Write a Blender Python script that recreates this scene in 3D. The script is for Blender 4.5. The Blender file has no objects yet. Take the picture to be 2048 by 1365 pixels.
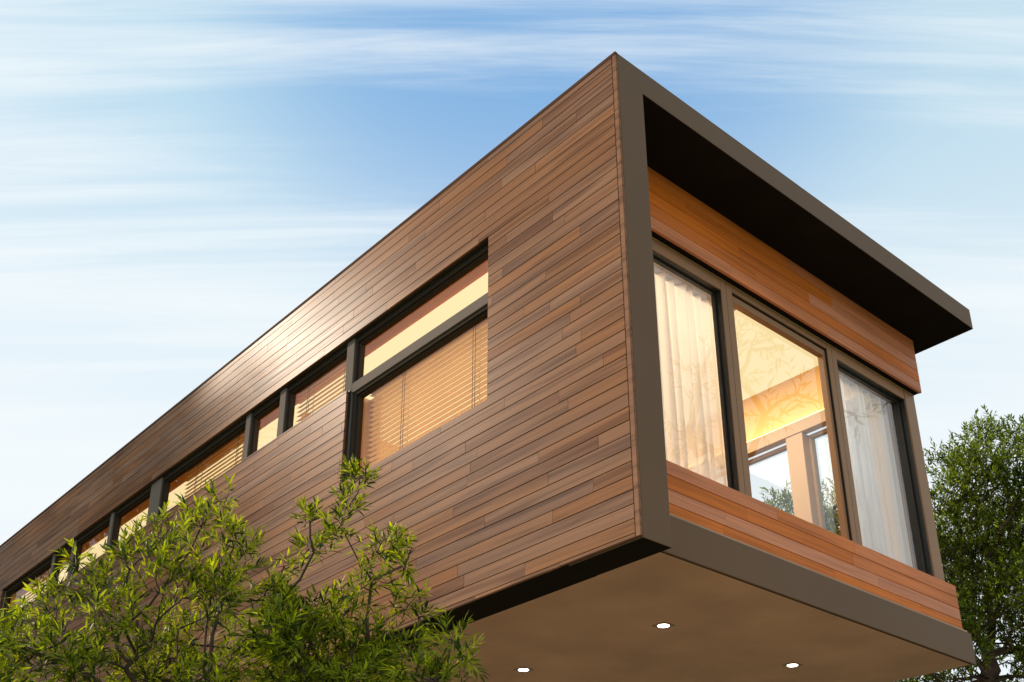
import bpy, bmesh, math, random
import numpy as np
from mathutils import Vector, Matrix

random.seed(7)
rng = np.random.default_rng(11)
scn = bpy.context.scene
col = scn.collection
Z0 = 4.029                      # height of the cantilevered box above the ground
H = 3.6                         # height of the box
R = math.radians

# ------------------------------------------------------------------ helpers
def link(name, me, mats, parent=None):
    o = bpy.data.objects.new(name, me)
    col.objects.link(o)
    for m in (mats if isinstance(mats, (list, tuple)) else [mats]):
        me.materials.append(m)
    if parent is not None:
        o.parent = parent
    return o

def tag(o, label=None, cat=None, group=None, kind=None):
    if label: o['label'] = label
    if cat: o['category'] = cat
    if group: o['group'] = group
    if kind: o['kind'] = kind
    return o

def empty(name, loc=(0, 0, 0), rz=0):
    o = bpy.data.objects.new(name, None)
    o.empty_display_size = .2
    o.location = loc
    o.rotation_euler = (0, 0, rz)
    col.objects.link(o)
    return o

class MB:
    """collects boxes and other shapes into one mesh"""
    def __init__(self):
        self.v = []; self.f = []; self.mi = []; self.tone = []; self.sm = []
    def box(self, x0, x1, y0, y1, z0, z1, mi=0, down=None, tone=None, up=None):
        if x0 > x1: x0, x1 = x1, x0
        if y0 > y1: y0, y1 = y1, y0
        if z0 > z1: z0, z1 = z1, z0
        b = len(self.v)
        self.v += [(x0,y0,z0),(x1,y0,z0),(x1,y1,z0),(x0,y1,z0),(x0,y0,z1),(x1,y0,z1),(x1,y1,z1),(x0,y1,z1)]
        fs = [(0,3,2,1),(4,5,6,7),(0,1,5,4),(1,2,6,5),(2,3,7,6),(3,0,4,7)]
        for k, f in enumerate(fs):
            self.f.append(tuple(b+i for i in f))
            self.mi.append(down if (k == 0 and down is not None) else mi)
            self.tone.append(tone if tone else (.5,.5,.5)); self.sm.append(False)
    def poly(self, pts, mi=0, tone=None, smooth=False):
        b = len(self.v); self.v += [tuple(p) for p in pts]
        self.f.append(tuple(range(b, b+len(pts)))); self.mi.append(mi)
        self.tone.append(tone if tone else (.5,.5,.5)); self.sm.append(smooth)
    def prism_x(self, prof, x0, x1, mi=0, mis=None):
        """profile of (y,z) points, counter-clockwise seen from +x, extruded from x0 to x1 (x1>x0)"""
        n = len(prof); b = len(self.v)
        self.v += [(x0, y, z) for y, z in prof] + [(x1, y, z) for y, z in prof]
        self.f.append(tuple(b+n+i for i in range(n))); self.mi.append(mi)
        self.f.append(tuple(b+i for i in reversed(range(n)))); self.mi.append(mi)
        for i in range(n):
            j = (i+1) % n
            self.f.append((b+i, b+j, b+n+j, b+n+i)); self.mi.append(mis[i] if mis else mi)
        self.tone += [(.5,.5,.5)]*(n+2); self.sm += [False]*(n+2)
    def tube(self, pts, rads, n=6, mi=0):
        pts = [Vector(p) for p in pts]; rings = []
        for i, p in enumerate(pts):
            d = (pts[min(i+1, len(pts)-1)] - pts[max(i-1, 0)])
            if d.length < 1e-6: d = Vector((0,0,1))
            d.normalize()
            a = d.orthogonal().normalized() if i == 0 else (rings_a - d*rings_a.dot(d)).normalized()
            rings_a = a
            c = d.cross(a); b0 = len(self.v)
            for k in range(n):
                t = 2*math.pi*k/n
                q = p + (a*math.cos(t) + c*math.sin(t))*rads[i]
                self.v.append(tuple(q))
            rings.append(b0)
        for i in range(len(rings)-1):
            for k in range(n):
                k2 = (k+1) % n
                self.f.append((rings[i]+k, rings[i]+k2, rings[i+1]+k2, rings[i+1]+k))
                self.mi.append(mi); self.tone.append((.5,.5,.5)); self.sm.append(True)
    def cyl(self, cx, cy, z0, z1, r, n=32, mi=0):
        b = len(self.v)
        for z in (z0, z1):
            self.v += [(cx+r*math.cos(2*math.pi*k/n), cy+r*math.sin(2*math.pi*k/n), z) for k in range(n)]
        self.f.append(tuple(b+k for k in reversed(range(n)))); self.mi.append(mi)
        self.f.append(tuple(b+n+k for k in range(n))); self.mi.append(mi)
        self.tone += [(.5,.5,.5)]*2; self.sm += [False]*2
        for k in range(n):
            k2 = (k+1) % n
            self.f.append((b+k, b+k2, b+n+k2, b+n+k)); self.mi.append(mi); self.tone.append((.5,.5,.5)); self.sm.append(True)
    def build(self, name, mats, parent=None, bevel=0, z=True):
        me = bpy.data.meshes.new(name)
        v = [(a, b, c + (Z0 if z else 0)) for a, b, c in self.v]
        me.from_pydata(v, [], self.f)
        me.polygons.foreach_set('material_index', self.mi)
        me.polygons.foreach_set('use_smooth', self.sm)
        at = me.color_attributes.new('tone', 'FLOAT_COLOR', 'CORNER')
        cs = []
        for f, t in zip(self.f, self.tone):
            cs += [t[0], t[1], t[2], 1.0]*len(f)
        at.data.foreach_set('color', cs)
        me.update()
        o = link(name, me, mats, parent)
        if bevel:
            m = o.modifiers.new('edge', 'BEVEL'); m.width = bevel; m.segments = 2; m.limit_method = 'ANGLE'; m.angle_limit = R(40)
        return o

# ------------------------------------------------------------------ materials
def newmat(name):
    m = bpy.data.materials.new(name); m.use_nodes = True
    nt = m.node_tree
    for n in list(nt.nodes): nt.nodes.remove(n)
    out = nt.nodes.new('ShaderNodeOutputMaterial')
    return m, nt, out
def N(nt, t, **kw):
    n = nt.nodes.new(t)
    for k, v in kw.items(): setattr(n, k, v)
    return n
def L(nt, a, b): nt.links.new(a, b)
def mix(nt, fac, a, b, blend='MIX'):
    n = N(nt, 'ShaderNodeMix', data_type='RGBA', blend_type=blend)
    for s, val in ((n.inputs[0], fac), (n.inputs[6], a), (n.inputs[7], b)):
        if hasattr(val, 'node'): L(nt, val, s)
        elif isinstance(val, (int, float)): s.default_value = val
        else: s.default_value = (*val, 1)
    return n.outputs[2]
def ramp(nt, fac, stops):
    n = N(nt, 'ShaderNodeValToRGB'); r = n.color_ramp
    while len(r.elements) < len(stops): r.elements.new(.5)
    for e, (p, c) in zip(r.elements, stops):
        e.position = p; e.color = (*c, 1) if len(c) == 3 else c
    L(nt, fac, n.inputs[0]); return n.outputs[0]
def g(v): return (v, v, v)

def wood(name, axis, light, dark, rough=.42, streak=1.0, spec=.4):
    """planks: tone attribute varies each board, grain noise stretched along the board"""
    m, nt, out = newmat(name)
    p = N(nt, 'ShaderNodeBsdfPrincipled')
    geo = N(nt, 'ShaderNodeNewGeometry'); at = N(nt, 'ShaderNodeAttribute', attribute_name='tone')
    sep = N(nt, 'ShaderNodeSeparateColor'); L(nt, at.outputs['Color'], sep.inputs[0])
    off = N(nt, 'ShaderNodeVectorMath', operation='MULTIPLY_ADD')
    L(nt, at.outputs['Color'], off.inputs[0]); off.inputs[1].default_value = (37, 37, 37); L(nt, geo.outputs['Position'], off.inputs[2])
    def grain(s_long, s_cross, detail, rough_):
        sc = N(nt, 'ShaderNodeVectorMath', operation='MULTIPLY'); L(nt, off.outputs[0], sc.inputs[0])
        v = [s_cross]*3; v[axis] = s_long; sc.inputs[1].default_value = v
        n = N(nt, 'ShaderNodeTexNoise'); n.inputs['Scale'].default_value = 1; n.inputs['Detail'].default_value = detail
        n.inputs['Roughness'].default_value = rough_; n.inputs['Distortion'].default_value = .6
        L(nt, sc.outputs[0], n.inputs['Vector']); return n.outputs['Fac']
    fine = grain(1.3, 70, 5, .62); broad = grain(.75, 17, 2, .5)
    c = mix(nt, sep.outputs[0], dark, light)
    fa = ramp(nt, fine, [(.30, g(.70)), (.50, g(1.0)), (.72, g(1.14))])
    fb = ramp(nt, broad, [(.34, (.60, .585, .62)), (.50, g(1.0)), (.66, (1.16, 1.12, 1.04))])
    c = mix(nt, .85*streak, c, fb, 'MULTIPLY'); c = mix(nt, .75, c, fa, 'MULTIPLY')
    # slow weathering over the whole wall
    w = N(nt, 'ShaderNodeTexNoise'); w.inputs['Scale'].default_value = .55; w.inputs['Detail'].default_value = 3
    L(nt, geo.outputs['Position'], w.inputs['Vector'])
    c = mix(nt, .6, c, ramp(nt, w.outputs['Fac'], [(.35, (.80, .79, .82)), (.62, (1.08, 1.06, 1.02))]), 'MULTIPLY')
    hs = N(nt, 'ShaderNodeHueSaturation'); L(nt, c, hs.inputs['Color'])
    mr = N(nt, 'ShaderNodeMapRange'); L(nt, sep.outputs[2], mr.inputs[0]); mr.inputs[3].default_value = .9; mr.inputs[4].default_value = 1.1
    L(nt, mr.outputs[0], hs.inputs['Saturation'])
    L(nt, hs.outputs[0], p.inputs['Base Color'])
    rr = N(nt, 'ShaderNodeMapRange'); L(nt, fine, rr.inputs[0]); rr.inputs[3].default_value = rough+.08; rr.inputs[4].default_value = rough-.08
    L(nt, rr.outputs[0], p.inputs['Roughness']); p.inputs['Specular IOR Level'].default_value = spec; p.inputs['Specular Tint'].default_value = (.92, .86, 1.0, 1)
    b = N(nt, 'ShaderNodeBump'); b.inputs['Strength'].default_value = .05; b.inputs['Distance'].default_value = .004
    L(nt, fine, b.inputs['Height']); L(nt, b.outputs[0], p.inputs['Normal'])
    L(nt, p.outputs[0], out.inputs[0]); return m

def plain(name, c, rough=.5, var=.12, scale=3, metal=0, spec=.5, bump=0):
    m, nt, out = newmat(name); p = N(nt, 'ShaderNodeBsdfPrincipled')
    geo = N(nt, 'ShaderNodeNewGeometry')
    n = N(nt, 'ShaderNodeTexNoise'); n.inputs['Scale'].default_value = scale; n.inputs['Detail'].default_value = 5
    L(nt, geo.outputs['Position'], n.inputs['Vector'])
    cc = ramp(nt, n.outputs['Fac'], [(.3, tuple(x*(1-var) for x in c)), (.7, tuple(min(1, x*(1+var)) for x in c))])
    L(nt, cc, p.inputs['Base Color'])
    rr = N(nt, 'ShaderNodeMapRange'); L(nt, n.outputs['Fac'], rr.inputs[0]); rr.inputs[3].default_value = rough-.05; rr.inputs[4].default_value = rough+.05
    L(nt, rr.outputs[0], p.inputs['Roughness']); p.inputs['Metallic'].default_value = metal; p.inputs['Specular IOR Level'].default_value = spec
    if bump:
        n2 = N(nt, 'ShaderNodeTexNoise'); n2.inputs['Scale'].default_value = 60; n2.inputs['Detail'].default_value = 4
        L(nt, geo.outputs['Position'], n2.inputs['Vector'])
        b = N(nt, 'ShaderNodeBump'); b.inputs['Strength'].default_value = bump; b.inputs['Distance'].default_value = .004
        L(nt, n2.outputs['Fac'], b.inputs['Height']); L(nt, b.outputs[0], p.inputs['Normal'])
    L(nt, p.outputs[0], out.inputs[0]); return m

def emit(name, c, s, var=0):
    m, nt, out = newmat(name); e = N(nt, 'ShaderNodeEmission'); e.inputs[1].default_value = s
    geo = N(nt, 'ShaderNodeNewGeometry'); n = N(nt, 'ShaderNodeTexNoise'); n.inputs['Scale'].default_value = .5
    L(nt, geo.outputs['Position'], n.inputs['Vector'])
    L(nt, ramp(nt, n.outputs['Fac'], [(.3, tuple(x*(1-var) for x in c)), (.7, c)]), e.inputs[0])
    L(nt, e.outputs[0], out.inputs[0]); return m

def glassmat(name, tint=(.97, .98, .97), boost=1.0):
    m, nt, out = newmat(name)
    fr = N(nt, 'ShaderNodeFresnel'); fr.inputs[0].default_value = 1.55
    mu = N(nt, 'ShaderNodeMath', operation='MULTIPLY', use_clamp=True); L(nt, fr.outputs[0], mu.inputs[0]); mu.inputs[1].default_value = boost
    t = N(nt, 'ShaderNodeBsdfTransparent'); t.inputs[0].default_value = (*tint, 1)
    gl = N(nt, 'ShaderNodeBsdfGlossy'); gl.inputs['Roughness'].default_value = .015
    geo = N(nt, 'ShaderNodeNewGeometry'); n = N(nt, 'ShaderNodeTexNoise'); n.inputs['Scale'].default_value = 1.2
    L(nt, geo.outputs['Position'], n.inputs['Vector'])
    b = N(nt, 'ShaderNodeBump'); b.inputs['Strength'].default_value = .02; b.inputs['Distance'].default_value = .02
    L(nt, n.outputs['Fac'], b.inputs['Height']); L(nt, b.outputs[0], gl.inputs['Normal'])
    ms = N(nt, 'ShaderNodeMixShader'); L(nt, mu.outputs[0], ms.inputs[0]); L(nt, t.outputs[0], ms.inputs[1]); L(nt, gl.outputs[0], ms.inputs[2])
    L(nt, ms.outputs[0], out.inputs[0]); return m

def fabric(name, c, transp, trans):
    m, nt, out = newmat(name)
    geo = N(nt, 'ShaderNodeNewGeometry'); n = N(nt, 'ShaderNodeTexNoise'); n.inputs['Scale'].default_value = 2.0
    L(nt, geo.outputs['Position'], n.inputs['Vector'])
    cc = ramp(nt, n.outputs['Fac'], [(.3, tuple(x*.92 for x in c)), (.7, c)])
    d = N(nt, 'ShaderNodeBsdfDiffuse'); tr = N(nt, 'ShaderNodeBsdfTranslucent'); tp = N(nt, 'ShaderNodeBsdfTransparent')
    L(nt, cc, d.inputs[0]); L(nt, cc, tr.inputs[0])
    a = N(nt, 'ShaderNodeMixShader'); a.inputs[0].default_value = trans; L(nt, d.outputs[0], a.inputs[1]); L(nt, tr.outputs[0], a.inputs[2])
    b = N(nt, 'ShaderNodeMixShader'); b.inputs[0].default_value = transp; L(nt, a.outputs[0], b.inputs[1]); L(nt, tp.outputs[0], b.inputs[2])
    L(nt, b.outputs[0], out.inputs[0]); return m

def leafmat(name, dark, light, trans=.4, rough=.45):
    m, nt, out = newmat(name)
    at = N(nt, 'ShaderNodeAttribute', attribute_name='tone'); sep = N(nt, 'ShaderNodeSeparateColor'); L(nt, at.outputs['Color'], sep.inputs[0])
    c = mix(nt, sep.outputs[0], dark, light)
    geo = N(nt, 'ShaderNodeNewGeometry'); n = N(nt, 'ShaderNodeTexNoise'); n.inputs['Scale'].default_value = 3
    L(nt, geo.outputs['Position'], n.inputs['Vector'])
    c = mix(nt, .6, c, ramp(nt, n.outputs['Fac'], [(.35, g(.65)), (.65, g(1.15))]), 'MULTIPLY')
    p = N(nt, 'ShaderNodeBsdfPrincipled'); L(nt, c, p.inputs['Base Color']); p.inputs['Roughness'].default_value = rough; p.inputs['Specular IOR Level'].default_value = .35
    tr = N(nt, 'ShaderNodeBsdfTranslucent'); c2 = mix(nt, 1, c, (1.5, 1.35, .5), 'MULTIPLY'); L(nt, c2, tr.inputs[0])
    ms = N(nt, 'ShaderNodeMixShader'); ms.inputs[0].default_value = trans; L(nt, p.outputs[0], ms.inputs[1]); L(nt, tr.outputs[0], ms.inputs[2])
    L(nt, ms.outputs[0], out.inputs[0]); return m

M = {}
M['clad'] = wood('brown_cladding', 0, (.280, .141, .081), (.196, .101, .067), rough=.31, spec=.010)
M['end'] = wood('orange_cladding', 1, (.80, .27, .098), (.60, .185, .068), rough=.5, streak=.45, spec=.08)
M['batten'] = plain('dark_batten', (.10, .056, .034), .8)
M['copingm'] = plain('brown_coping', (.10, .055, .035), .8, .1, 2, spec=0)
M['metal'] = plain('bronze_metal', (.165, .094, .050), .5, .05, .8, spec=.12)
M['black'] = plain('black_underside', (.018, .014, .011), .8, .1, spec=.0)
M['frame'] = plain('window_bronze', (.34, .180, .090), .45, .05, 2, spec=.2)
M['dark'] = plain('dark_frame', (.050, .039, .031), .8, .08, 2, spec=.0)
M['grey'] = plain('grey_frame', (.19, .155, .133), .75, .06, 2, spec=.0)
M['rubber'] = plain('dark_reveal', (.018, .016, .014), .5, .1)
M['soffit'] = plain('tan_render', (.47, .275, .168), .8, .16, 1.6, bump=.15)
M['glass'] = glassmat('window_glass', boost=.75)
M['endglass'] = glassmat('end_window_glass', boost=1.5)
M['cream'] = emit('ceiling_painted_glow', (1.0, .765, .39), 1.15, .0)  # ceiling is no lamp; its lit look is put in as emission
M['brownceil'] = plain('brown_ceiling_margin', (.60, .30, .125), .7, .08, 1)
M['wall'] = plain('warm_wall', (.85, .54, .23), .8, .04, 1)
M['lintel'] = plain('tan_lintel', (.42, .29, .18), .6, .05, 1)
M['floor'] = plain('timber_floor', (.30, .17, .09), .5, .15, 2)
M['led'] = emit('light_strip', (1.0, .66, .24), 7)
M['curtain'] = fabric('sheer_curtain', (.96, .93, .89), .2, .6)
M['slat'] = fabric('tan_slat', (.84, .60, .32), 0, .36)
M['cord'] = plain('blind_cord', (.25, .15, .08), .8)
M['curtain_skytint'] = fabric('sky_tinted_sheer_curtain', (.78, .86, .97), .15, .45)  # blue of the sky reflection put into the fabric colour
M['rail'] = plain('curtain_rail', (.42, .42, .46), .4)
M['lens'] = emit('lamp_lens', (1.0, .93, .80), 9)
M['trim'] = plain('lamp_trim', (.20, .14, .09), .4)
M['concrete'] = plain('pale_render', (.42, .34, .27), .85, .12, 1.5, bump=.2)
M['bark'] = plain('bark', (.075, .048, .032), .9, .35, 14, bump=.6)
M['leafA'] = leafmat('shrub_leaf', (.028, .062, .008), (.46, .53, .022), .48)
M['leafB'] = leafmat('tree_leaf', (.024, .046, .008), (.24, .33, .030), .48)

# ------------------------------------------------------------------ the house
TF = .264          # thickness of the long wall
D = .4756          # set-back of the end wall under the roof
W = 4.7825         # width of the roof
ZS = 3.383         # underside of the roof overhang
Z1, Z2, Z3 = 2.814, 2.285, 1.428   # head of the windows, sill of the strip, sill of the big window
XW, XC, XL = -1.343, -3.163, -11.55
XEND = -17.5
ZC = .2217         # underside of the cantilever
CW = 4.53          # right end of the end wall

house = empty('modern_house', (0, 0, 0))
tag(house, 'cantilevered modern house clad in brown horizontal boards with lit windows', 'house')

# --- brown cladding on the long side: individual boards with shadow gaps
def subtract(iv, a, b):
    r = []
    for x0, x1 in iv:
        if b <= x0 or a >= x1: r.append((x0, x1)); continue
        if a > x0: r.append((x0, a))
        if b < x1: r.append((b, x1))
    return r
OPEN = [(XC, XW, Z3, Z1), (XL, XC+.001, Z2, Z1)]
clad = MB()
ROW = .0897; GAP = .0032
z = 0.0
rows = []
rows.append((0.0, .022))
zz = .022+GAP
while zz < H-.03:
    rows.append((zz, min(zz+ROW-GAP, H-.028))); zz += ROW
for (za, zb) in rows:
    x = -.040 - .0; cuts = []
    x1 = -.040
    xx = x1 - random.uniform(.15, 1.6)
    edges = [x1]
    while xx > XEND:
        edges.append(xx); xx -= random.choice([random.uniform(.7, 1.3), random.uniform(1.2, 2.3)])
    edges.append(XEND)
    bands = sorted({za, zb} | {v for o in OPEN for v in o[2:] if za < v < zb})
    for k in range(len(edges)-1):
        t = random.random()
        tone = .78 + .22*random.random() if t < .62 else (.42+.3*random.random() if t < .84 else .05+.3*random.random())
        tone = (tone, random.random(), random.random())
        for q in range(len(bands)-1):
            b0, b1 = bands[q], bands[q+1]; mid = (b0+b1)/2
            iv = [(edges[k+1]+.0012, edges[k]-.0012)]
            for o in OPEN:
                if o[2] < mid < o[3]: iv = subtract(iv, o[0], o[1])
            dy = random.uniform(0, .0012)
            for xa, xb in iv:
                if xb-xa < .004: continue
                e = .0022
                y0 = dy; yb = .020
                # chamfered board
                zc0 = b0 + (e if q == 0 else 0); zc1 = b1 - (e if q == len(bands)-2 else 0)
                P = [(xa, yb, b0), (xa, y0+e, b0), (xa, y0, zc0), (xa, y0, zc1), (xa, y0+e, b1), (xa, yb, b1)]
                Q = [(xb, p[1], p[2]) for p in P]
                for i in range(5):
                    clad.poly([P[i], Q[i], Q[i+1], P[i+1]], 0, tone)
                clad.poly(P[::-1], 0, tone); clad.poly(Q, 0, tone)
clad.box(-.034, -.001, 0, .0205, 0, H-.028, tone=(.8, .3, .4))        # corner trim
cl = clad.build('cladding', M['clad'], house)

# coping along the top edge
cp = MB(); cp.box(XEND, -.0015, -.002, .0215, H-.0255, H+.003)
cp.build('coping', M['copingm'], house)

# structural wall behind the boards, with dark battens showing in the gaps
wl = MB()
def wallbox(x0, x1, z0, z1):
    wl.box(x0, x1, .026, .05, z0, z1, 0)
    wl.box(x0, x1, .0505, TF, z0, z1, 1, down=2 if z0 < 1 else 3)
wallbox(XEND, -.601, Z1, H-.03); wallbox(XEND, -.601, .001, Z3)
wallbox(XW, -.601, Z3, Z1); wallbox(XEND, XL, Z3, Z1); wallbox(XL, XC, Z3, Z2)
wl.build('side_wall', [M['batten'], M['wall'], M['black'], M['brownceil']], house)
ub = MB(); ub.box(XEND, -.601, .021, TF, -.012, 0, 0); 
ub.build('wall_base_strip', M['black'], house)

# --- bronze L-shaped surround: fin at the corner and the roof edge
sr = MB()
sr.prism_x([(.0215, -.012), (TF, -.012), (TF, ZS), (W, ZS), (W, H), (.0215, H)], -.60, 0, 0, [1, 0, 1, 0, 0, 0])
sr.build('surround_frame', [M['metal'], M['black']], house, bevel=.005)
rf = MB()
rf.box(XEND, -.601, TF+.001, CW+.1, 3.46, H-.004)
rf.build('roof', M['metal'], house)

# --- floor edge, underside
sl = MB()
sl.box(-.462, -.445, TF+.001, 4.60, ZC, .4925, 0)
sl.build('floor_edge', M['metal'], house, bevel=.004)
us = MB(); us.box(XEND, -.4705, TF+.001, 4.59, ZC+.010, ZC+.30, 0)
us.build('underside', M['soffit'], house)
ut = MB(); ut.box(-.470, -.4625, TF+.002, 4.592, ZC-.002, ZC+.0095)
ut.build('drip_edge', M['dark'], house)

# --- orange boards above and below the end windows
def endboards(name, z0, z1, rh, ytrim=.03):
    mb = MB(); zz = z0
    rws = []
    while zz < z1-.02:
        rws.append((zz, min(zz+rh-.004, z1))); zz += rh
    for za, zb in rws:
        ys = [TF+.002]; y = TF + random.uniform(.5, 1.9)
        while y < CW-.2: ys.append(y); y += random.uniform(.9, 2.2)
        ys.append(CW)
        for k in range(len(ys)-1):
            tone = (random.uniform(.4, .8), random.random(), random.random())
            e = .002; dx = random.uniform(0, .001)
            ya, yb = ys[k]+.001, ys[k+1]-.001
            P = [(-.50, za), (-D-e-dx, za), (-D-dx, za+e), (-D-dx, zb-e), (-D-e-dx, zb), (-.50, zb)]
            A = [(x, ya, z) for x, z in P]; B = [(x, yb, z) for x, z in P]
            for i in range(5): mb.poly([A[i], A[i+1], B[i+1], B[i]][::-1], 0, tone)
            mb.poly(A, 0, tone); mb.poly(B[::-1], 0, tone)
    mb.box(-.55, -.503, TF+.002, CW-.003, z0+.003, z1-.003, 1, down=1)
    return mb.build(name, [M['end'], M['black']], house)
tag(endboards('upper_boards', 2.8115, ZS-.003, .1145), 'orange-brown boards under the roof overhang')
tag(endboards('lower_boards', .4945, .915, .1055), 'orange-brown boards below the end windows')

# --- end windows
XF = -.55
def ring(mb, y0, y1, z0, z1, w, x0, x1, mi=0, head=None):
    """rectangular frame in the plane of the end wall"""
    h = head or w
    mb.box(x0, x1, y0, y0+w, z0, z1, mi); mb.box(x0, x1, y1-w, y1, z0, z1, mi)
    mb.box(x0, x1, y0+w, y1-w, z1-h, z1, mi); mb.box(x0, x1, y0+w, y1-w, z0, z0+w, mi)

def endwindow(y0, y1, wl_, wr_, head, sash=False):
    z0, z1 = .86, 2.808
    fr = MB()
    fr.box(XF-.10, XF, y0, y0+wl_, z0, z1, 0); fr.box(XF-.10, XF, y1-wr_, y1, z0, z1, 0)
    ya, yb = y0+wl_, y1-wr_
    fr.box(XF-.10, XF-.002, ya, yb, z1-head, z1, 0); fr.box(XF-.10, XF-.004, ya, yb, z0, z0+.06, 0)
    # dark linings of the reveal
    fr.box(XF-.099, XF-.006, yb-.004, yb-.0005, z0+.06, z1-head, 1)
    fr.box(XF-.099, XF-.012, ya, yb-.004, z1-head-.004, z1-head-.0005, 1)
    w = fr.build('window', [M['frame'], M['rubber']], house, bevel=.003)
    ga, gb, gz0, gz1 = ya, yb-.004, z0+.06, z1-head-.004
    if sash:
        sh = MB(); ring(sh, ya+.001, yb-.006, gz0+.001, gz1-.008, .035, XF-.075, XF-.022, 0, head=.06)
        sh.build('sash', M['frame'], w, bevel=.003)
        ga, gb, gz0, gz1 = ya+.036, yb-.041, gz0+.036, gz1-.068
    else:
        bd = MB(); ring(bd, ya+.001, yb-.006, gz0+.001, gz1-.002, .016, XF-.085, XF-.055, 0)
        bd.build('glazing_bead', M['rubber'], w)
        ga, gb, gz0, gz1 = ya+.017, yb-.022, gz0+.017, gz1-.018
    pb = MB(); pb.poly([(XF-.07, ga, gz0), (XF-.07, gb, gz0), (XF-.07, gb, gz1), (XF-.07, ga, gz1)])
    pb.build('pane', M['endglass'], w)
    return w
endwindow(.30, 1.765, .06, .062, .105)
endwindow(1.769, 3.185, .070, .066, .060, sash=True)
endwindow(3.189, 4.335, .066, .004, .105)
# broad dark lining and post at the far corner
lp = MB(); lp.box(XF-.16, XF-.010, 4.3365, 4.348, .86, 2.808)
lp.build('corner_lining', M['rubber'], house)
cpn = MB(); cpn.box(XF-.26, XF-.001, 4.349, 4.515, .86, 2.8085)
cpn.build('corner_post', M['frame'], house, bevel=.004)
hw_ = MB(); hw_.box(XF-.10, XF-.003, TF+.002, CW-.004, 2.8095, 3.459); hw_.build('header_wall', M['wall'], house)
sb = MB(); sb.box(XF-.12, XF+.045, .27, 4.515, .8, .858); sb.build('end_sill', M['frame'], house, bevel=.004)

# --- windows of the long side
YF = .055
def sidewindow(x0, x1, z0, z1, bl=.045, br=.045, head=.05, sill=.03, mat='dark'):
    fr = MB()
    ya, yb = YF, YF+.07
    fr.box(x0, x0+bl, ya, yb, z0, z1); fr.box(x1-br, x1, ya, yb, z0, z1)
    fr.box(x0+bl, x1-br, ya+.001, yb, z1-head, z1); fr.box(x0+bl, x1-br, ya+.001, yb, z0, z0+sill)
    # inner step
    fr.box(x0+bl, x0+bl+.016, ya+.02, yb-.001, z0+sill, z1-head); fr.box(x1-br-.016, x1-br, ya+.02, yb-.001, z0+sill, z1-head)
    fr.box(x0+bl+.016, x1-br-.016, ya+.02, yb-.001, z1-head-.016, z1-head)
    w = fr.build('window', M[mat], house, bevel=.002)
    pb = MB(); y = YF+.042
    a, b, c, d = x0+bl+.016, x1-br-.016, z0+sill, z1-head-.016
    pb.poly([(a, y, c), (b, y, c), (b, y, d), (a, y, d)]); pb.build('pane', M['glass'], w)
    return w
ZH = Z1-.002
sidewindow(-3.145, XW+.03, 2.365, ZH, bl=.02, br=.03, sill=.012)            # upper light of the big window
sidewindow(-3.145, XW+.03, Z3-.02, 2.268, bl=.05, br=.03, head=.03)         # lower light
tr = MB(); tr.box(-3.15, XW+.03, YF-.012, YF+.075, 2.270, 2.363); tr.build('transom', M['grey'], house, bevel=.003)
COLS = [(-3.262, -3.15), (-4.365, -4.262), (-4.995, -4.905), (-7.06, -6.80), (-8.115, -8.03), (-9.225, -9.14), (-9.865, -9.785)]
for k, (a, b) in enumerate(COLS):
    mu = MB()
    mu.box(a, b, YF-.014, YF+.08, (Z2 if k else Z3)-.03, ZH)
    mu.build('mullion', M['grey'], house, bevel=.003)
jl = MB(); jl.box(XC+.002, XC+.012, .021, YF-.016, Z3, Z2+.006); jl.build('window_jamb', M['rubber'], house)
hd = MB(); hd.box(XL, XW, .022, YF-.004, Z1-.006, Z1-.0005); hd.build('window_head', M['rubber'], house)
xs = [(-4.260, -3.264), (-4.903, -4.367), (-6.798, -4.997), (-8.028, -7.062), (-9.138, -8.117), (-9.783, -9.227), (XL+.003, -9.867)]
for a, b in xs: sidewindow(a, b, Z2-.02, ZH, bl=.02, br=.02, mat='dark')

# --- interior of the storey
inn = MB()
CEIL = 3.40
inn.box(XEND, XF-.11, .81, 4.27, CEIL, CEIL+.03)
inn.build('ceiling_painted_glow', M['cream'], house)
bm_ = MB(); bm_.box(XEND, XF-.11, TF+.001, .809, CEIL-.004, CEIL+.03); bm_.build('ceiling_margin', M['brownceil'], house)
fl = MB(); fl.box(XEND, XF-.11, TF+.001, 4.268, .525, .56); fl.build('interior_floor', M['floor'], house)
# far wall with its own windows
FX = [(-2.95, -1.775), (-1.585, -.90)]
fw = MB()
fw.box(XEND, -.80, 4.271, 4.50, 2.86, 3.455, 0)
fw.box(XEND, -.80, 4.271, 4.50, .53, .95, 0)
fw.box(XEND, FX[0][0], 4.271, 4.50, .951, 2.859, 0)
fw.box(FX[1][1], -.80, 4.271, 4.50, .951, 2.859, 0)
fw.build('far_wall', M['wall'], house)
lt = MB(); lt.box(-5.5, -.80, 4.19, 4.2705, 2.73, 2.86); lt.build('lintel', M['lintel'], house, bevel=.004)
ld = MB(); ld.box(-5.45, -.84, 4.205, 4.235, 2.862, 2.874); ld.build('light_strip', M['led'], house)
ps = MB(); ps.box(FX[0][1], FX[1][0], 4.20, 4.42, .951, 2.729); ps.build('far_post', M['lintel'], house, bevel=.004)
for a, b in FX:
    f = MB(); y0, y1 = 4.30, 4.36
    f.box(a, a+.03, y0, y1, .951, 2.72); f.box(b-.03, b, y0, y1, .951, 2.72); f.box(a+.03, b-.03, y0, y1, 2.69, 2.72); f.box(a+.03, b-.03, y0, y1, .951, .99)
    w = f.build('window', M['lintel'], house)
    p = MB(); p.poly([(a+.03, 4.33, .99), (b-.03, 4.33, .99), (b-.03, 4.33, 2.69), (a+.03, 4.33, 2.69)]); p.build('pane', M['glass'], w)
pt = MB()
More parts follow.
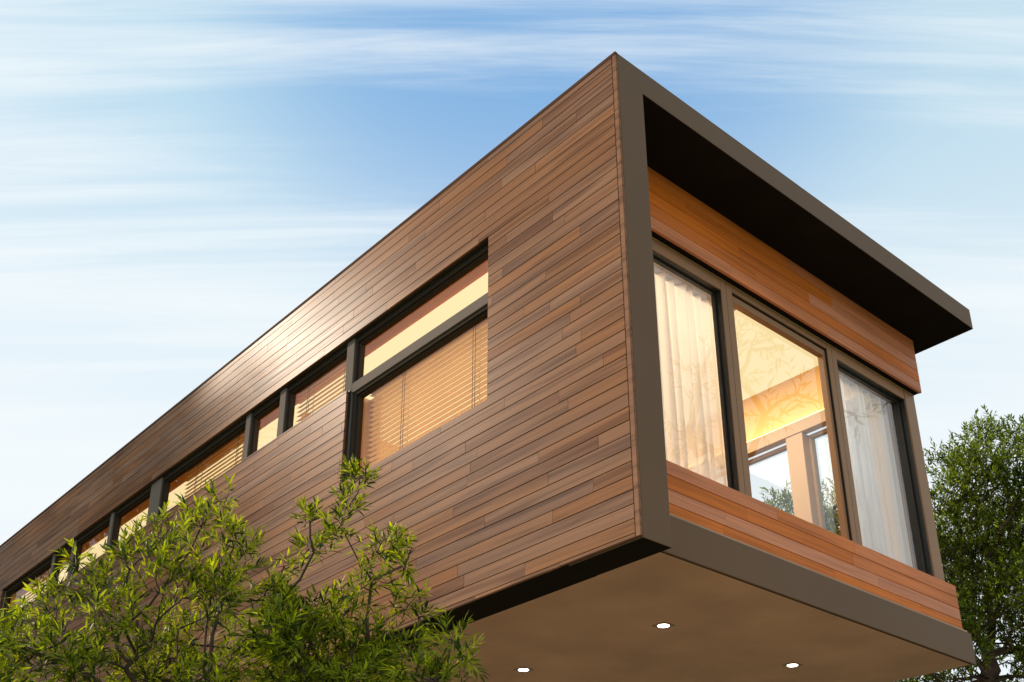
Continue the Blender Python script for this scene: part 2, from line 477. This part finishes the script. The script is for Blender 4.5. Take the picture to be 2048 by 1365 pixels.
pt.box(-5.6, -5.5, .975, 4.18, .561, CEIL-.005); pass
pt.build('partition', M['wall'], house)
jb = MB(); jb.box(-3.40, -3.06, .265, .29, 1.30, 2.30); jb.build('window_lining', M['brownceil'], house)
ew = MB(); ew.box(XEND-.1, XEND-.002, .03, 4.5, .0, H-.02); ew.build('rear_wall', M['concrete'], house)
# ground storey, set back under the box
gs = MB(); gs.box(-16.5, -7.2, .7, 4.3, -Z0, ZC+.005); gs.build('ground_floor_wall', M['concrete'], house)

# ------------------------------------------------------------------ curtains
def curtain(name, y0, y1, label, seed, mat=None, x=-.75, z0=.70, z1=2.74):
    r = random.Random(seed)
    root = empty(name, (x, (y0+y1)/2, Z0+z0)); tag(root, label, 'curtain', 'sheer curtains in the end windows')
    n = 220; m = 14
    ph = [r.uniform(0, 6.28) for _ in range(5)]
    verts = []; faces = []
    for j in range(m+1):
        t = j/m
        for i in range(n+1):
            s = i/n
            y = y0 + (y1-y0)*s
            a = .036*(1-.2*t)
            u = s*(y1-y0)
            dx = a*math.sin(u*56+ph[0]+.8*math.sin(u*7+ph[1])) + .010*math.sin(u*96+ph[2]+t*1.2) + .012*math.sin(u*19+ph[3]+.5*t)
            dy = .010*math.sin(u*60+ph[4]+2*t)
            verts.append((dx, y+dy-(y0+y1)/2, (z1-z0)*t))
    for j in range(m):
        for i in range(n):
            a = j*(n+1)+i; faces.append((a, a+1, a+n+2, a+n+1))
    me = bpy.data.meshes.new('drape'); me.from_pydata(verts, [], faces)
    me.polygons.foreach_set('use_smooth', [True]*len(faces))
    link('drape', me, mat or M['curtain'], root)
    rb = MB(); rb.box(-.03, .075, -(y1-y0)/2-.02, (y1-y0)/2+.02, z1-z0-.01, z1-z0+.10)
    rb.build('curtain_rail', M['rail'], root, z=False)
curtain('curtain', .33, 2.03, 'warm lit sheer curtain in the end window beside the corner fin', 3)
curtain('curtain', 3.42, 4.41, 'sheer curtain with blue sky reflection painted in, in the end window at the far right corner', 5, M['curtain_skytint'])

# ------------------------------------------------------------------ venetian blinds
def blind(x0, x1, z0, z1, cords, label, pitch=.0462, y=.185, tilt=27):
    root = empty('venetian_blind', ((x0+x1)/2, y, Z0+z1)); tag(root, label, 'blind', 'venetian blinds in the long side')
    hw = (x1-x0)/2; mb = MB(); k = 0; zc = -.05
    c, s = math.cos(R(tilt)), math.sin(R(tilt))
    while zc > z0-z1+.01:
        wv = .0255
        pts = []
        for q in (-1, -.33, .33, 1):
            u = q*wv; b = .003*(1-q*q)
            pts.append((u*c - b*s, u*s + b*c))
        for i in range(3):
            (ya, za), (yb, zb) = pts[i], pts[i+1]
            mb.poly([(-hw, ya, zc+za), (hw, ya, zc+za), (hw, yb, zc+zb), (-hw, yb, zc+zb)], 0, smooth=True)
        zc -= pitch
    mb.build('slats', M['slat'], root, z=False)
    hr = MB(); hr.box(-hw, hw, -.025, .025, -.025, .02); hr.build('head_rail', M['lintel'], root, z=False)
    br = MB(); br.box(-hw, hw, -.022, .022, z0-z1-.012, z0-z1+.004); br.build('bottom_rail', M['lintel'], root, z=False)
    for f in cords:
        x = -hw + 2*hw*f
        cb = MB()
        for dx in (-.014, .014):
            cb.tube([(x+dx, -.029, 0), (x+dx, -.029, z0-z1)], [.0026]*2, 5)
        cb.tube([(x, .029, 0), (x, .029, z0-z1)], [.0026]*2, 5)
        cb.build('ladder_cord', M['cord'], root, z=False)
blind(-3.06, XW+.12, Z3-.03, 2.30, (.27, .75), 'large tan venetian blind with two ladder cords in the big lower pane', tilt=8)
blind(-4.27, -3.28, Z2-.06, 2.83, (.22, .83), 'short tan blind in the strip pane just left of the big window')
blind(-6.50, -5.02, Z2-.06, 2.83, (.20, .78), 'short tan blind in the strip pane behind the leaf reflections')
blind(-11.5, -10.3, Z2-.06, 2.83, (.2, .8), 'short tan blind in the last strip pane at the left')

# ------------------------------------------------------------------ downlights
def downlight():
    root = empty('downlight', (0, 0, 0))
    t = MB()
    a = .062; r = .047; n = 32; zt = -.004
    # square plate with a round hole
    ring_ = [(r*math.cos(2*math.pi*k/n), r*math.sin(2*math.pi*k/n)) for k in range(n)]
    sq = []
    for k in range(n):
        x, y = ring_[k]; m = max(abs(x), abs(y)); sq.append((x/m*a, y/m*a))
    for k in range(n):
        j = (k+1) % n
        t.poly([(*ring_[k], zt), (*ring_[j], zt), (*sq[j], zt), (*sq[k], zt)])
        t.poly([(*sq[k], zt), (*sq[j], zt), (*sq[j], .0), (*sq[k], .0)])
        t.poly([(*ring_[j], zt), (*ring_[k], zt), (*ring_[k], .0), (*ring_[j], .0)])
    t.build('trim_plate', M['trim'], root, z=False)
    l = MB(); l.cyl(0, 0, -.0035, -.001, .044, 32); l.build('lens', M['lens'], root, z=False)
    return root
DL = [(-1.477, 1.864, 'round downlight in the underside nearest the corner fin'),
      (-1.481, 3.479, 'downlight in the underside nearest the far right corner'),
      (-3.067, 1.874, 'downlight in the underside farthest back beside the shrub')]
d0 = downlight()
for k, (x, y, lab) in enumerate(DL):
    if k == 0: o = d0
    else:
        o = d0.copy(); col.objects.link(o)
        for ch in d0.children:
            c2 = ch.copy(); col.objects.link(c2); c2.parent = o
    o.location = (x, y, Z0+ZC+.010)
    tag(o, lab, 'downlight', 'recessed downlights in the underside')

# ------------------------------------------------------------------ ground
def groundmat():
    m, nt, out = newmat('lawn'); p = N(nt, 'ShaderNodeBsdfPrincipled'); geo = N(nt, 'ShaderNodeNewGeometry')
    n = N(nt, 'ShaderNodeTexNoise'); n.inputs['Scale'].default_value = .6; n.inputs['Detail'].default_value = 8; L(nt, geo.outputs['Position'], n.inputs['Vector'])
    L(nt, ramp(nt, n.outputs['Fac'], [(.3, (.05, .075, .02)), (.7, (.11, .13, .04))]), p.inputs['Base Color']); p.inputs['Roughness'].default_value = .9
    L(nt, p.outputs[0], out.inputs[0]); return m
def pavemat():
    m, nt, out = newmat('paving'); p = N(nt, 'ShaderNodeBsdfPrincipled'); geo = N(nt, 'ShaderNodeNewGeometry')
    b = N(nt, 'ShaderNodeTexBrick'); b.offset = 0; b.inputs['Scale'].default_value = 1; b.inputs['Brick Width'].default_value = .8; b.inputs['Row Height'].default_value = .8
    b.inputs['Mortar Size'].default_value = .006; b.inputs['Color1'].default_value = (.46, .35, .25, 1); b.inputs['Color2'].default_value = (.40, .30, .21, 1); b.inputs['Mortar'].default_value = (.15, .11, .08, 1)
    L(nt, geo.outputs['Position'], b.inputs['Vector']); L(nt, b.outputs['Color'], p.inputs['Base Color']); p.inputs['Roughness'].default_value = .7
    L(nt, p.outputs[0], out.inputs[0]); return m
gm = MB(); gm.poly([(-600, -600, 0), (600, -600, 0), (600, 600, 0), (-600, 600, 0)])
tag(gm.build('ground', groundmat(), z=False), kind='structure')
pm = MB(); pm.poly([(-16, -.9, .004), (9, -.9, .004), (9, 7.5, .004), (-16, 7.5, .004)])
tag(pm.build('terrace', pavemat(), z=False), kind='structure')

# ------------------------------------------------------------------ trees and shrubs
def grow(name, trunk, clumps, label, cat, leafmat_, leaf=(.075, .015), per=9, twig=.13, dens=1.0, group=None, trunk_r=.035, seed=1, zbase=Z0):
    """trunk: list of points from the ground; clumps: (x,y,z,radius,n twigs). Twigs are joined into a branching tree."""
    r = np.random.default_rng(seed)
    nodes = [np.array(p, float) for p in trunk]; par = [-1]+list(range(len(trunk)-1))
    cen = []; tips = []
    for (x, y, z, rad, n) in clumps:
        c = np.array((x, y, z)); cen.append(c)
        n = max(2, int(n*dens))
        v = r.normal(size=(n, 3)); v /= np.linalg.norm(v, axis=1)[:, None]
        v *= (r.random(n)**.45)[:, None]*rad
        for q in v: tips.append(c+q)
    cen_n = len(cen)
    pts = cen + tips
    base = nodes[-1]
    order = sorted(range(len(pts)), key=lambda i: (i >= cen_n, np.linalg.norm(pts[i]-base)))
    arr = np.array(nodes); tipidx = []
    hd = [0.0]
    for i in range(1, len(nodes)): hd.append(hd[-1]+np.linalg.norm(nodes[i]-nodes[i-1]))
    start = max(0, len(nodes)-3)
    for i in order:
        p = pts[i]
        A = np.array(nodes[start:]); dd = np.linalg.norm(A-p, axis=1)
        cost = dd + .25*np.array(hd[start:])
        cost = cost + np.where(A[:, 2] > p[2]+.05, .35*(A[:, 2]-p[2]), 0)
        k = int(np.argmin(cost)) + start
        nodes.append(p); par.append(k); hd.append(hd[k]+np.linalg.norm(p-nodes[k]))
        if i >= cen_n: tipidx.append(len(nodes)-1)
    n = len(nodes); cnt = [0]*n
    for t in tipidx: cnt[t] += 1
    for i in range(n-1, 0, -1):
        if par[i] >= 0: cnt[par[i]] += cnt[i]
    tot = max(1, cnt[0])
    rad = [max(.0018, trunk_r*(c/tot)**.5) for c in cnt]
    root = empty(name, (trunk[0][0], trunk[0][1], 0)); tag(root, label, cat, group)
    ox, oy, oz = trunk[0][0], trunk[0][1], -zbase
    wb = MB()
    for i in range(1, n):
        a = nodes[par[i]]; b = nodes[i]; ln = np.linalg.norm(b-a)
        if ln < 1e-4: continue
        ra = rad[par[i]] if i < len(trunk) else min(rad[par[i]], rad[i]*1.35+.0006)
        bend = r.normal(size=3)*ln*.07
        m_ = (a+b)/2+bend-np.array((0, 0, ln*.02))
        o_ = np.array((ox, oy, oz))
        wb.tube([a-o_, m_-o_, b-o_], [ra, (ra+rad[i])/2, rad[i]], 7 if rad[i] > .008 else 4)
    wb.build('branches', M['bark'], root, z=False)
    # leaves along each twig
    V = []; F = []; T = []
    ctr = np.mean(np.array(cen), axis=0)
    for t in tipidx:
        p = nodes[t]; q = nodes[par[t]]
        d = p-q; d = d/(np.linalg.norm(d)+1e-6)
        d = d + .55*(p-ctr)/(np.linalg.norm(p-ctr)+.3) + np.array((0, 0, .35)) + r.normal(size=3)*.35
        d /= np.linalg.norm(d)
        e = p + d*twig
        side = np.cross(d, r.normal(size=3)); side /= np.linalg.norm(side)+1e-9
        tt = r.random()
        nl = int(per*(.7+.6*r.random()))
        for k in range(nl):
            s = (k+.5)/nl
            a = 2.4*k + tt*6
            sd = side*math.cos(a)+np.cross(d, side)*math.sin(a)
            ld_ = d*(.75+.5*s)+sd*(1.0-.45*s) + np.array((0, 0, -.10)) + r.normal(size=3)*.18
            ld_ /= np.linalg.norm(ld_)
            bp = p + d*twig*(s-.15)
            l = leaf[0]*(.65+.6*r.random()); w = leaf[1]*(.75+.5*r.random())
            up = np.array((0, 0, 1.0))+r.normal(size=3)*.45
            wd = np.cross(ld_, up); nw = np.linalg.norm(wd)
            if nw < 1e-3: continue
            wd /= nw; nn = np.cross(wd, ld_)
            b0 = len(V)
            mid = bp + ld_*l*.38
            V += [bp, mid+wd*w*.5+nn*w*.18, mid, mid-wd*w*.5+nn*w*.18, bp+ld_*l*.78+wd*w*.27-nn*l*.035, bp+ld_*l*.78-wd*w*.27-nn*l*.035, bp+ld_*l-nn*l*.09]
            F += [(b0, b0+1, b0+2), (b0, b0+2, b0+3), (b0+1, b0+4, b0+2), (b0+2, b0+5, b0+3), (b0+2, b0+4, b0+5), (b0+4, b0+6, b0+5)]
            tv = min(1, max(0, .22+.35*s+.38*r.normal()))
            T.append(tv)
    me = bpy.data.meshes.new('foliage')
    V = np.array(V)-np.array((ox, oy, oz))
    me.from_pydata(V.tolist(), [], F)
    at = me.color_attributes.new('tone', 'FLOAT_COLOR', 'CORNER')
    tv = np.repeat(np.array(T), 18); cs = np.stack([tv, tv, tv, np.ones_like(tv)], 1).ravel()
    at.data.foreach_set('color', cs)
    link('foliage', me, leafmat_, root)
    return root, len(T)

SHADE_CROWN = [(-15.3, -4.5, 8.9, 1.2, 40), (-17.2, -4.6, 9.6, 1.5, 50), (-15.0, -4.6, 6.6, 1.2, 40), (-15.2, -4.4, 4.8, 1.0, 30), (-18.5, -4.4, 7.2, 1.6, 50), (-21.5, -4.4, 9.6, 1.6, 50), (-17.5, -4.6, 7.2, 1.7, 60), (-19.5, -4.2, 8.6, 1.8, 70), (-18.5, -5.2, 5.6, 1.5, 50), (-21.0, -4.8, 6.6, 1.8, 70), (-16.2, -4.3, 5.6, 1.1, 30), (-22.5, -4.4, 8.4, 1.6, 50), (-20.5, -4.6, 4.4, 1.5, 45), (-15.8, -4.1, 7.0, .8, 16), (-23.5, -5.0, 6.0, 1.5, 40)]  # crown clumps of an unseen tree, added to shade the wall's left end
grow('garden_tree', [(-19.5, -4.7, -Z0), (-19.4, -4.65, -1.0), (-19.6, -4.7, 2.0), (-19.5, -4.6, 4.0)], SHADE_CROWN,
     'broad unseen tree added on the sunny side to shade the far left end of the boarded wall', 'tree', M['leafB'], leaf=(.30, .10), per=14, twig=.7, seed=41, trunk_r=.16)
CAM = np.array((3.91193, -4.39561, -2.42937))
FWD = np.array((-.684765, .598827, .415334)); RGT = np.array((.658291, .752763, 0.)); UPV = np.array((.312648, -.273411, .909669))
_L = [(-2.053, -1.547, 0.501, 0.099, 12), (-1.815, -1.751, 0.197, 0.151, 28), (-2.196, -1.808, 0.256, 0.145, 24), (-1.461, -1.71, -0.028, 0.152, 31), (-2.01, -2.035, 0.024, 0.129, 22), (-1.778, -1.898, -0.131, 0.21, 56), (-2.195, -2.137, -0.147, 0.177, 39), (-1.53, -1.702, -0.3, 0.233, 71), (-2.32, -2.345, -0.328, 0.21, 56), (-1.972, -2.059, -0.44, 0.262, 88), (-2.053, -1.614, -0.429, 0.275, 88), (-2.108, -2.592, -0.606, 0.21, 63), (-1.976, -2.296, -0.699, 0.225, 71), (-2.065, -1.834, -0.69, 0.266, 88), (-1.97, -1.317, -0.448, 0.251, 71), (-1.552, -1.447, -0.248, 0.136, 24), (-1.872, -1.159, 0.118, 0.104, 14), (-2.411, -2.503, -0.754, 0.217, 63), (-1.542, -1.721, -0.847, 0.238, 80), (-2.114, -2.312, -0.079, 0.062, 7), (-1.722, -1.269, -0.702, 0.199, 49)]
_R = [(-1.348, -0.99, 0.627, 0.091, 11), (-1.237, -1.126, 0.346, 0.076, 9), (-0.977, -1.312, 0.049, 0.099, 15), (-1.245, -1.332, 0.008, 0.118, 19), (-1.261, -1.363, 0.189, 0.057, 6), (-1.06, -1.036, 0.031, 0.119, 19), (-1.23, -0.799, 0.197, 0.077, 9), (-0.893, -0.954, -0.074, 0.095, 14), (-0.933, -1.145, -0.2, 0.109, 18), (-0.975, -0.892, -0.244, 0.118, 19), (-0.985, -0.784, -0.319, 0.09, 12), (-1.37, -1.029, -0.26, 0.216, 56), (-1.3, -1.326, -0.419, 0.234, 71), (-1.2, -1.529, -0.559, 0.185, 49), (-1.429, -1.135, -0.565, 0.295, 108), (-1.063, -1.05, -0.547, 0.196, 52), (-1.028, -0.807, -0.505, 0.112, 18), (-1.246, -1.358, -0.789, 0.252, 88), (-0.949, -1.176, -0.818, 0.196, 56), (-1.431, -1.42, -0.26, 0.112, 18)]
SMALL = [(-0.608, -0.835, -0.638, 0.068, 10), (-0.479, -0.859, -0.774, 0.056, 8), (-0.573, -0.891, -0.831, 0.087, 15), (-0.658, -1.035, -0.853, 0.087, 15), (-0.573, -0.986, -0.893, 0.076, 13)]
FAR = [(-1.397, -3.003, -0.78, 0.204, 76), (-1.667, -2.865, -0.554, 0.097, 17), (-1.443, -2.926, -0.989, 0.227, 93), (-1.637, -3.109, -0.50, 0.14, 30), (-1.369, -3.189, -0.851, 0.242, 113)]
TREE = [(-1.338, 7.586, 3.732, 0.235, 32), (-0.839, 7.223, 3.319, 0.222, 32), (-1.653, 7.296, 3.363, 0.262, 39), (-1.067, 6.727, 2.876, 0.324, 68), (-0.792, 6.998, 2.684, 0.375, 92), (-1.407, 6.681, 2.621, 0.272, 48), (-1.452, 7.623, 2.725, 0.43, 105), (-1.408, 6.807, 2.185, 0.378, 92), (-0.914, 7.135, 2.122, 0.426, 119), (-1.947, 7.364, 2.251, 0.343, 68), (-1.51, 7.491, 2.037, 0.475, 134), (-1.474, 6.722, 1.556, 0.396, 105), (-0.863, 6.864, 1.427, 0.46, 150), (-1.508, 7.344, 1.478, 0.327, 68), (-1.461, 6.279, 1.181, 0.306, 68), (-0.521, 7.13, 2.455, 0.422, 119), (-0.792, 7.752, 2.015, 0.489, 150), (-0.84, 7.796, 1.354, 0.481, 150), (-0.38, 6.946, 2.989, 0.317, 68), (-1.354, 6.287, 0.895, 0.226, 39), (-2.182, 6.977, 0.994, 0.328, 68), (-1.165, 7.213, 1.036, 0.261, 48), (-1.697, 6.363, 2.097, 0.321, 68), (-2.002, 6.626, 1.558, 0.379, 92), (-1.953, 5.959, 0.807, 0.306, 68)]
BACK = [(-3.594, 7.065, 3.262, 0.348, 53), (-3.689, 6.794, 3.353, 0.189, 18), (-3.348, 7.228, 3.16, 0.377, 63), (-2.794, 6.844, 3.202, 0.211, 23), (-3.076, 7.324, 2.966, 0.433, 84), (-3.349, 6.831, 2.718, 0.487, 109), (-3.805, 6.68, 2.95, 0.374, 63), (-2.873, 7.085, 2.322, 0.535, 138), (-3.643, 6.954, 2.246, 0.613, 169), (-4.077, 6.572, 2.535, 0.497, 109)]

gz = -Z0
LEFT = [(x, y, z-.06, rd*.85, n*(1.4 if z < -.55 else 1)) for x, y, z, rd, n in _L]
RIGHT = [(x, y, z-.09, rd*.8, n*(1.5 if z > .15 else .8 if z > -.35 else 1.4)) for x, y, z, rd, n in _R]
FAR = [(x, y, z-.24, rd*.9, n) for x, y, z, rd, n in FAR]
TREE += [(-1.75, 7.0, .75, .45, 60), (-1.1, 7.1, .70, .4, 50), (-2.1, 7.2, .55, .4, 45), (-.6, 7.2, .8, .5, 60), (-1.45, 7.2, .45, .4, 40)]
grow('bamboo_shrub', [(-1.95, -1.95, gz), (-1.97, -1.98, -3.0), (-1.90, -1.93, -2.2), (-1.92, -1.95, -1.5), (-1.90, -1.95, -1.05)], LEFT,
     'large yellow-green leafy shrub in front of the boarded wall, left of centre', 'shrub', M['leafA'], leaf=(.070, .0142), per=12, twig=.11, dens=.68, seed=2, group='bamboo-leaved shrubs by the long side')
grow('bamboo_shrub', [(-1.25, -1.20, gz), (-1.22, -1.22, -3.0), (-1.27, -1.17, -2.2), (-1.24, -1.20, -1.5), (-1.25, -1.2, -1.0)], RIGHT,
     'darker leafy shrub with tall sprigs rising below the big window', 'shrub', M['leafA'], leaf=(.070, .0138), per=13, twig=.10, dens=.75, seed=5, group='bamboo-leaved shrubs by the long side', trunk_r=.03)
grow('bamboo_shrub', [(-.72, -1.0, gz), (-.70, -.98, -2.5), (-.66, -.97, -1.5), (-.64, -.95, -1.1)], SMALL,
     'small light green sprig standing before the underside, rightmost of the shrubs', 'shrub', M['leafA'], leaf=(.075, .0145), per=11, twig=.11, seed=8, group='bamboo-leaved shrubs by the long side', trunk_r=.014)
grow('bamboo_shrub', [(-1.45, -3.02, gz), (-1.44, -3.0, -2.6), (-1.47, -3.03, -1.6), (-1.5, -3.02, -1.2)], FAR,
     'leafy shrub cut off by the left edge of the view', 'shrub', M['leafA'], leaf=(.070, .0142), per=12, twig=.11, dens=.68, seed=9, group='bamboo-leaved shrubs by the long side')
grow('garden_tree', [(-1.50, 6.90, gz), (-1.47, 6.88, -2.2), (-1.52, 6.90, -.6), (-1.47, 6.88, .72), (-1.427, 6.907, .99)], TREE,
     'tall dark green tree with a forked trunk behind the right end of the house', 'tree', M['leafB'], leaf=(.062, .019), per=13, twig=.20, dens=2.1, seed=21, group='trees behind the house', trunk_r=.085)
grow('garden_tree', [(-3.5, 6.9, gz), (-3.5, 6.88, -1.5), (-3.48, 6.92, .4), (-3.5, 6.9, 1.6)], BACK,
     'round topped green tree seen through the middle end window', 'tree', M['leafB'], leaf=(.075, .022), per=12, twig=.2, dens=1.3, seed=23, group='trees behind the house', trunk_r=.07)
SIDE = [(3.17, 6.6, 5.97, .20, 9), (2.52, 6.6, 5.66, .26, 13), (2.04, 6.65, 5.52, .2, 9), (2.72, 6.55, 5.29, .26, 12), (2.39, 6.6, 4.62, .25, 12), (1.90, 6.6, 4.72, .2, 9), (3.47, 6.7, 5.62, .32, 20), (1.12, 6.6, 4.1, .18, 7), (3.31, 6.6, 4.5, .2, 8), (3.9, 6.9, 5.0, .4, 24), (2.9, 6.9, 6.5, .3, 12)]
grow('garden_tree', [(3.4, 6.9, gz), (3.38, 6.88, -1.5), (3.42, 6.9, .6), (3.35, 6.85, 2.6), (3.1, 6.7, 3.9)], SIDE,
     'open crowned tree mirrored in the glass of the end windows', 'tree', M['leafB'], leaf=(.16, .038), per=8, twig=.26, dens=.6, seed=31, trunk_r=.07)


# ------------------------------------------------------------------ sky and sun
SUN_EL, SUN_DIR = R(31.5), (-.745, -.415)
world = bpy.data.worlds.new('World'); scn.world = world; world.use_nodes = True
nt = world.node_tree
for n in list(nt.nodes): nt.nodes.remove(n)
out = N(nt, 'ShaderNodeOutputWorld'); bg = N(nt, 'ShaderNodeBackground'); bg.inputs[1].default_value = .13
sky = N(nt, 'ShaderNodeTexSky', sky_type='NISHITA'); sky.sun_disc = False; sky.sun_elevation = SUN_EL
sky.sun_rotation = math.atan2(SUN_DIR[0], SUN_DIR[1]); sky.altitude = 100; sky.air_density = 1.0; sky.dust_density = 1.2; sky.ozone_density = 1.4
tc = N(nt, 'ShaderNodeTexCoord')
def dot(v):
    n = N(nt, 'ShaderNodeVectorMath', operation='DOT_PRODUCT'); L(nt, tc.outputs['Generated'], n.inputs[0]); n.inputs[1].default_value = v; return n.outputs['Value']
def mth(op, a, b=None, clamp=False):
    n = N(nt, 'ShaderNodeMath', operation=op, use_clamp=clamp)
    for s, v in zip(n.inputs, (a, b)):
        if v is None: continue
        if hasattr(v, 'node'): L(nt, v, s)
        else: s.default_value = v
    return n.outputs[0]
sa = dot((.6583, .7528, 0)); sf = dot((-.7528, .6583, 0)); sz = dot((0, 0, 1))
den = mth('ADD', mth('MAXIMUM', sz, 0.0), .12)
cu = mth('DIVIDE', sa, den); cv = mth('DIVIDE', sf, den)
def cloudnoise(su, sv, ox, detail, rough_, dist=.0):
    cb = N(nt, 'ShaderNodeCombineXYZ'); L(nt, mth('MULTIPLY', cu, su), cb.inputs[0]); L(nt, mth('MULTIPLY', mth('ADD', cv, .05), sv), cb.inputs[1]); cb.inputs[2].default_value = ox
    n = N(nt, 'ShaderNodeTexNoise'); n.inputs['Scale'].default_value = 1; n.inputs['Detail'].default_value = detail; n.inputs['Roughness'].default_value = rough_; n.inputs['Distortion'].default_value = dist
    L(nt, cb.outputs[0], n.inputs['Vector']); return n.outputs['Fac']
n1 = cloudnoise(.55, 5.2, 5.9, 7, .52, .5); n2 = cloudnoise(1.6, 22, 8.7, 8, .68, .8); n3 = cloudnoise(.35, .9, 5.9+2.2, 2, .5)
cm = mth('ADD', mth('ADD', mth('MULTIPLY', n1, .68), mth('MULTIPLY', n2, .18)), mth('MULTIPLY', n3, .26))
mr = N(nt, 'ShaderNodeMapRange', interpolation_type='SMOOTHSTEP'); L(nt, cm, mr.inputs[0]); mr.inputs[1].default_value = .49; mr.inputs[2].default_value = .68
haze = N(nt, 'ShaderNodeMapRange', interpolation_type='SMOOTHSTEP'); L(nt, sz, haze.inputs[0]); haze.inputs[1].default_value = .74; haze.inputs[2].default_value = .38
deep = N(nt, 'ShaderNodeMapRange', interpolation_type='SMOOTHSTEP'); L(nt, dot((-.475, .4715, .743)), deep.inputs[0]); deep.inputs[1].default_value = .945; deep.inputs[2].default_value = 1.0
cloudc = (7.0, 7.45, 7.65)
c = mix(nt, deep.outputs[0], (4.1, 6.1, 7.3), (1.75, 3.75, 6.5))
c = mix(nt, .18, c, sky.outputs[0])
c = mix(nt, mth('MULTIPLY', haze.outputs[0], .93), c, (6.95, 7.4, 7.65))
c = mix(nt, mth('MULTIPLY', mr.outputs[0], .84), c, cloudc)
L(nt, c, bg.inputs[0]); L(nt, bg.outputs[0], out.inputs[0])

sl_ = bpy.data.lights.new('sun', 'SUN'); sl_.energy = 4.4; sl_.angle = R(2.0); sl_.color = (1.0, .86, .68)
so = bpy.data.objects.new('sun', sl_); col.objects.link(so)
dv = Vector((SUN_DIR[0]*math.cos(SUN_EL)/math.hypot(*SUN_DIR), SUN_DIR[1]*math.cos(SUN_EL)/math.hypot(*SUN_DIR), math.sin(SUN_EL)))
so.rotation_euler = dv.to_track_quat('Z', 'Y').to_euler(); so.location = (-20, -12, 20)

# added unseen warm fill light, brightens the curtains and corner room
al = bpy.data.lights.new('room_fill', 'AREA'); al.energy = 130; al.shape = 'RECTANGLE'; al.size = 2.0; al.size_y = 2.2; al.color = (1, .86, .66)
ao = bpy.data.objects.new('room_fill', al); col.objects.link(ao); ao.location = (-2.3, 2.5, Z0+CEIL-.02)

# ------------------------------------------------------------------ camera
cd = bpy.data.cameras.new('camera'); cam = bpy.data.objects.new('camera', cd); col.objects.link(cam); scn.camera = cam
cd.sensor_fit = 'HORIZONTAL'; cd.sensor_width = 36; cd.lens = 36*2270.48/2048
cd.shift_x = (1024-1017.41)/2048; cd.shift_y = (992.18-682.5)/2048
cd.clip_start = .05; cd.clip_end = 3000
m3 = Matrix((RGT, UPV, -FWD)).transposed()
cam.matrix_world = Matrix.Translation((3.91193, -4.39561, -2.42937+Z0)) @ m3.to_4x4()

scn.view_settings.view_transform = 'Standard'; scn.view_settings.look = 'None'
scn.view_settings.exposure = 0; scn.view_settings.gamma = 1
scn.cycles.use_denoising = True
scn.cycles.max_bounces = 10; scn.cycles.transparent_max_bounces = 24
scn.cycles.sample_clamp_indirect = 6
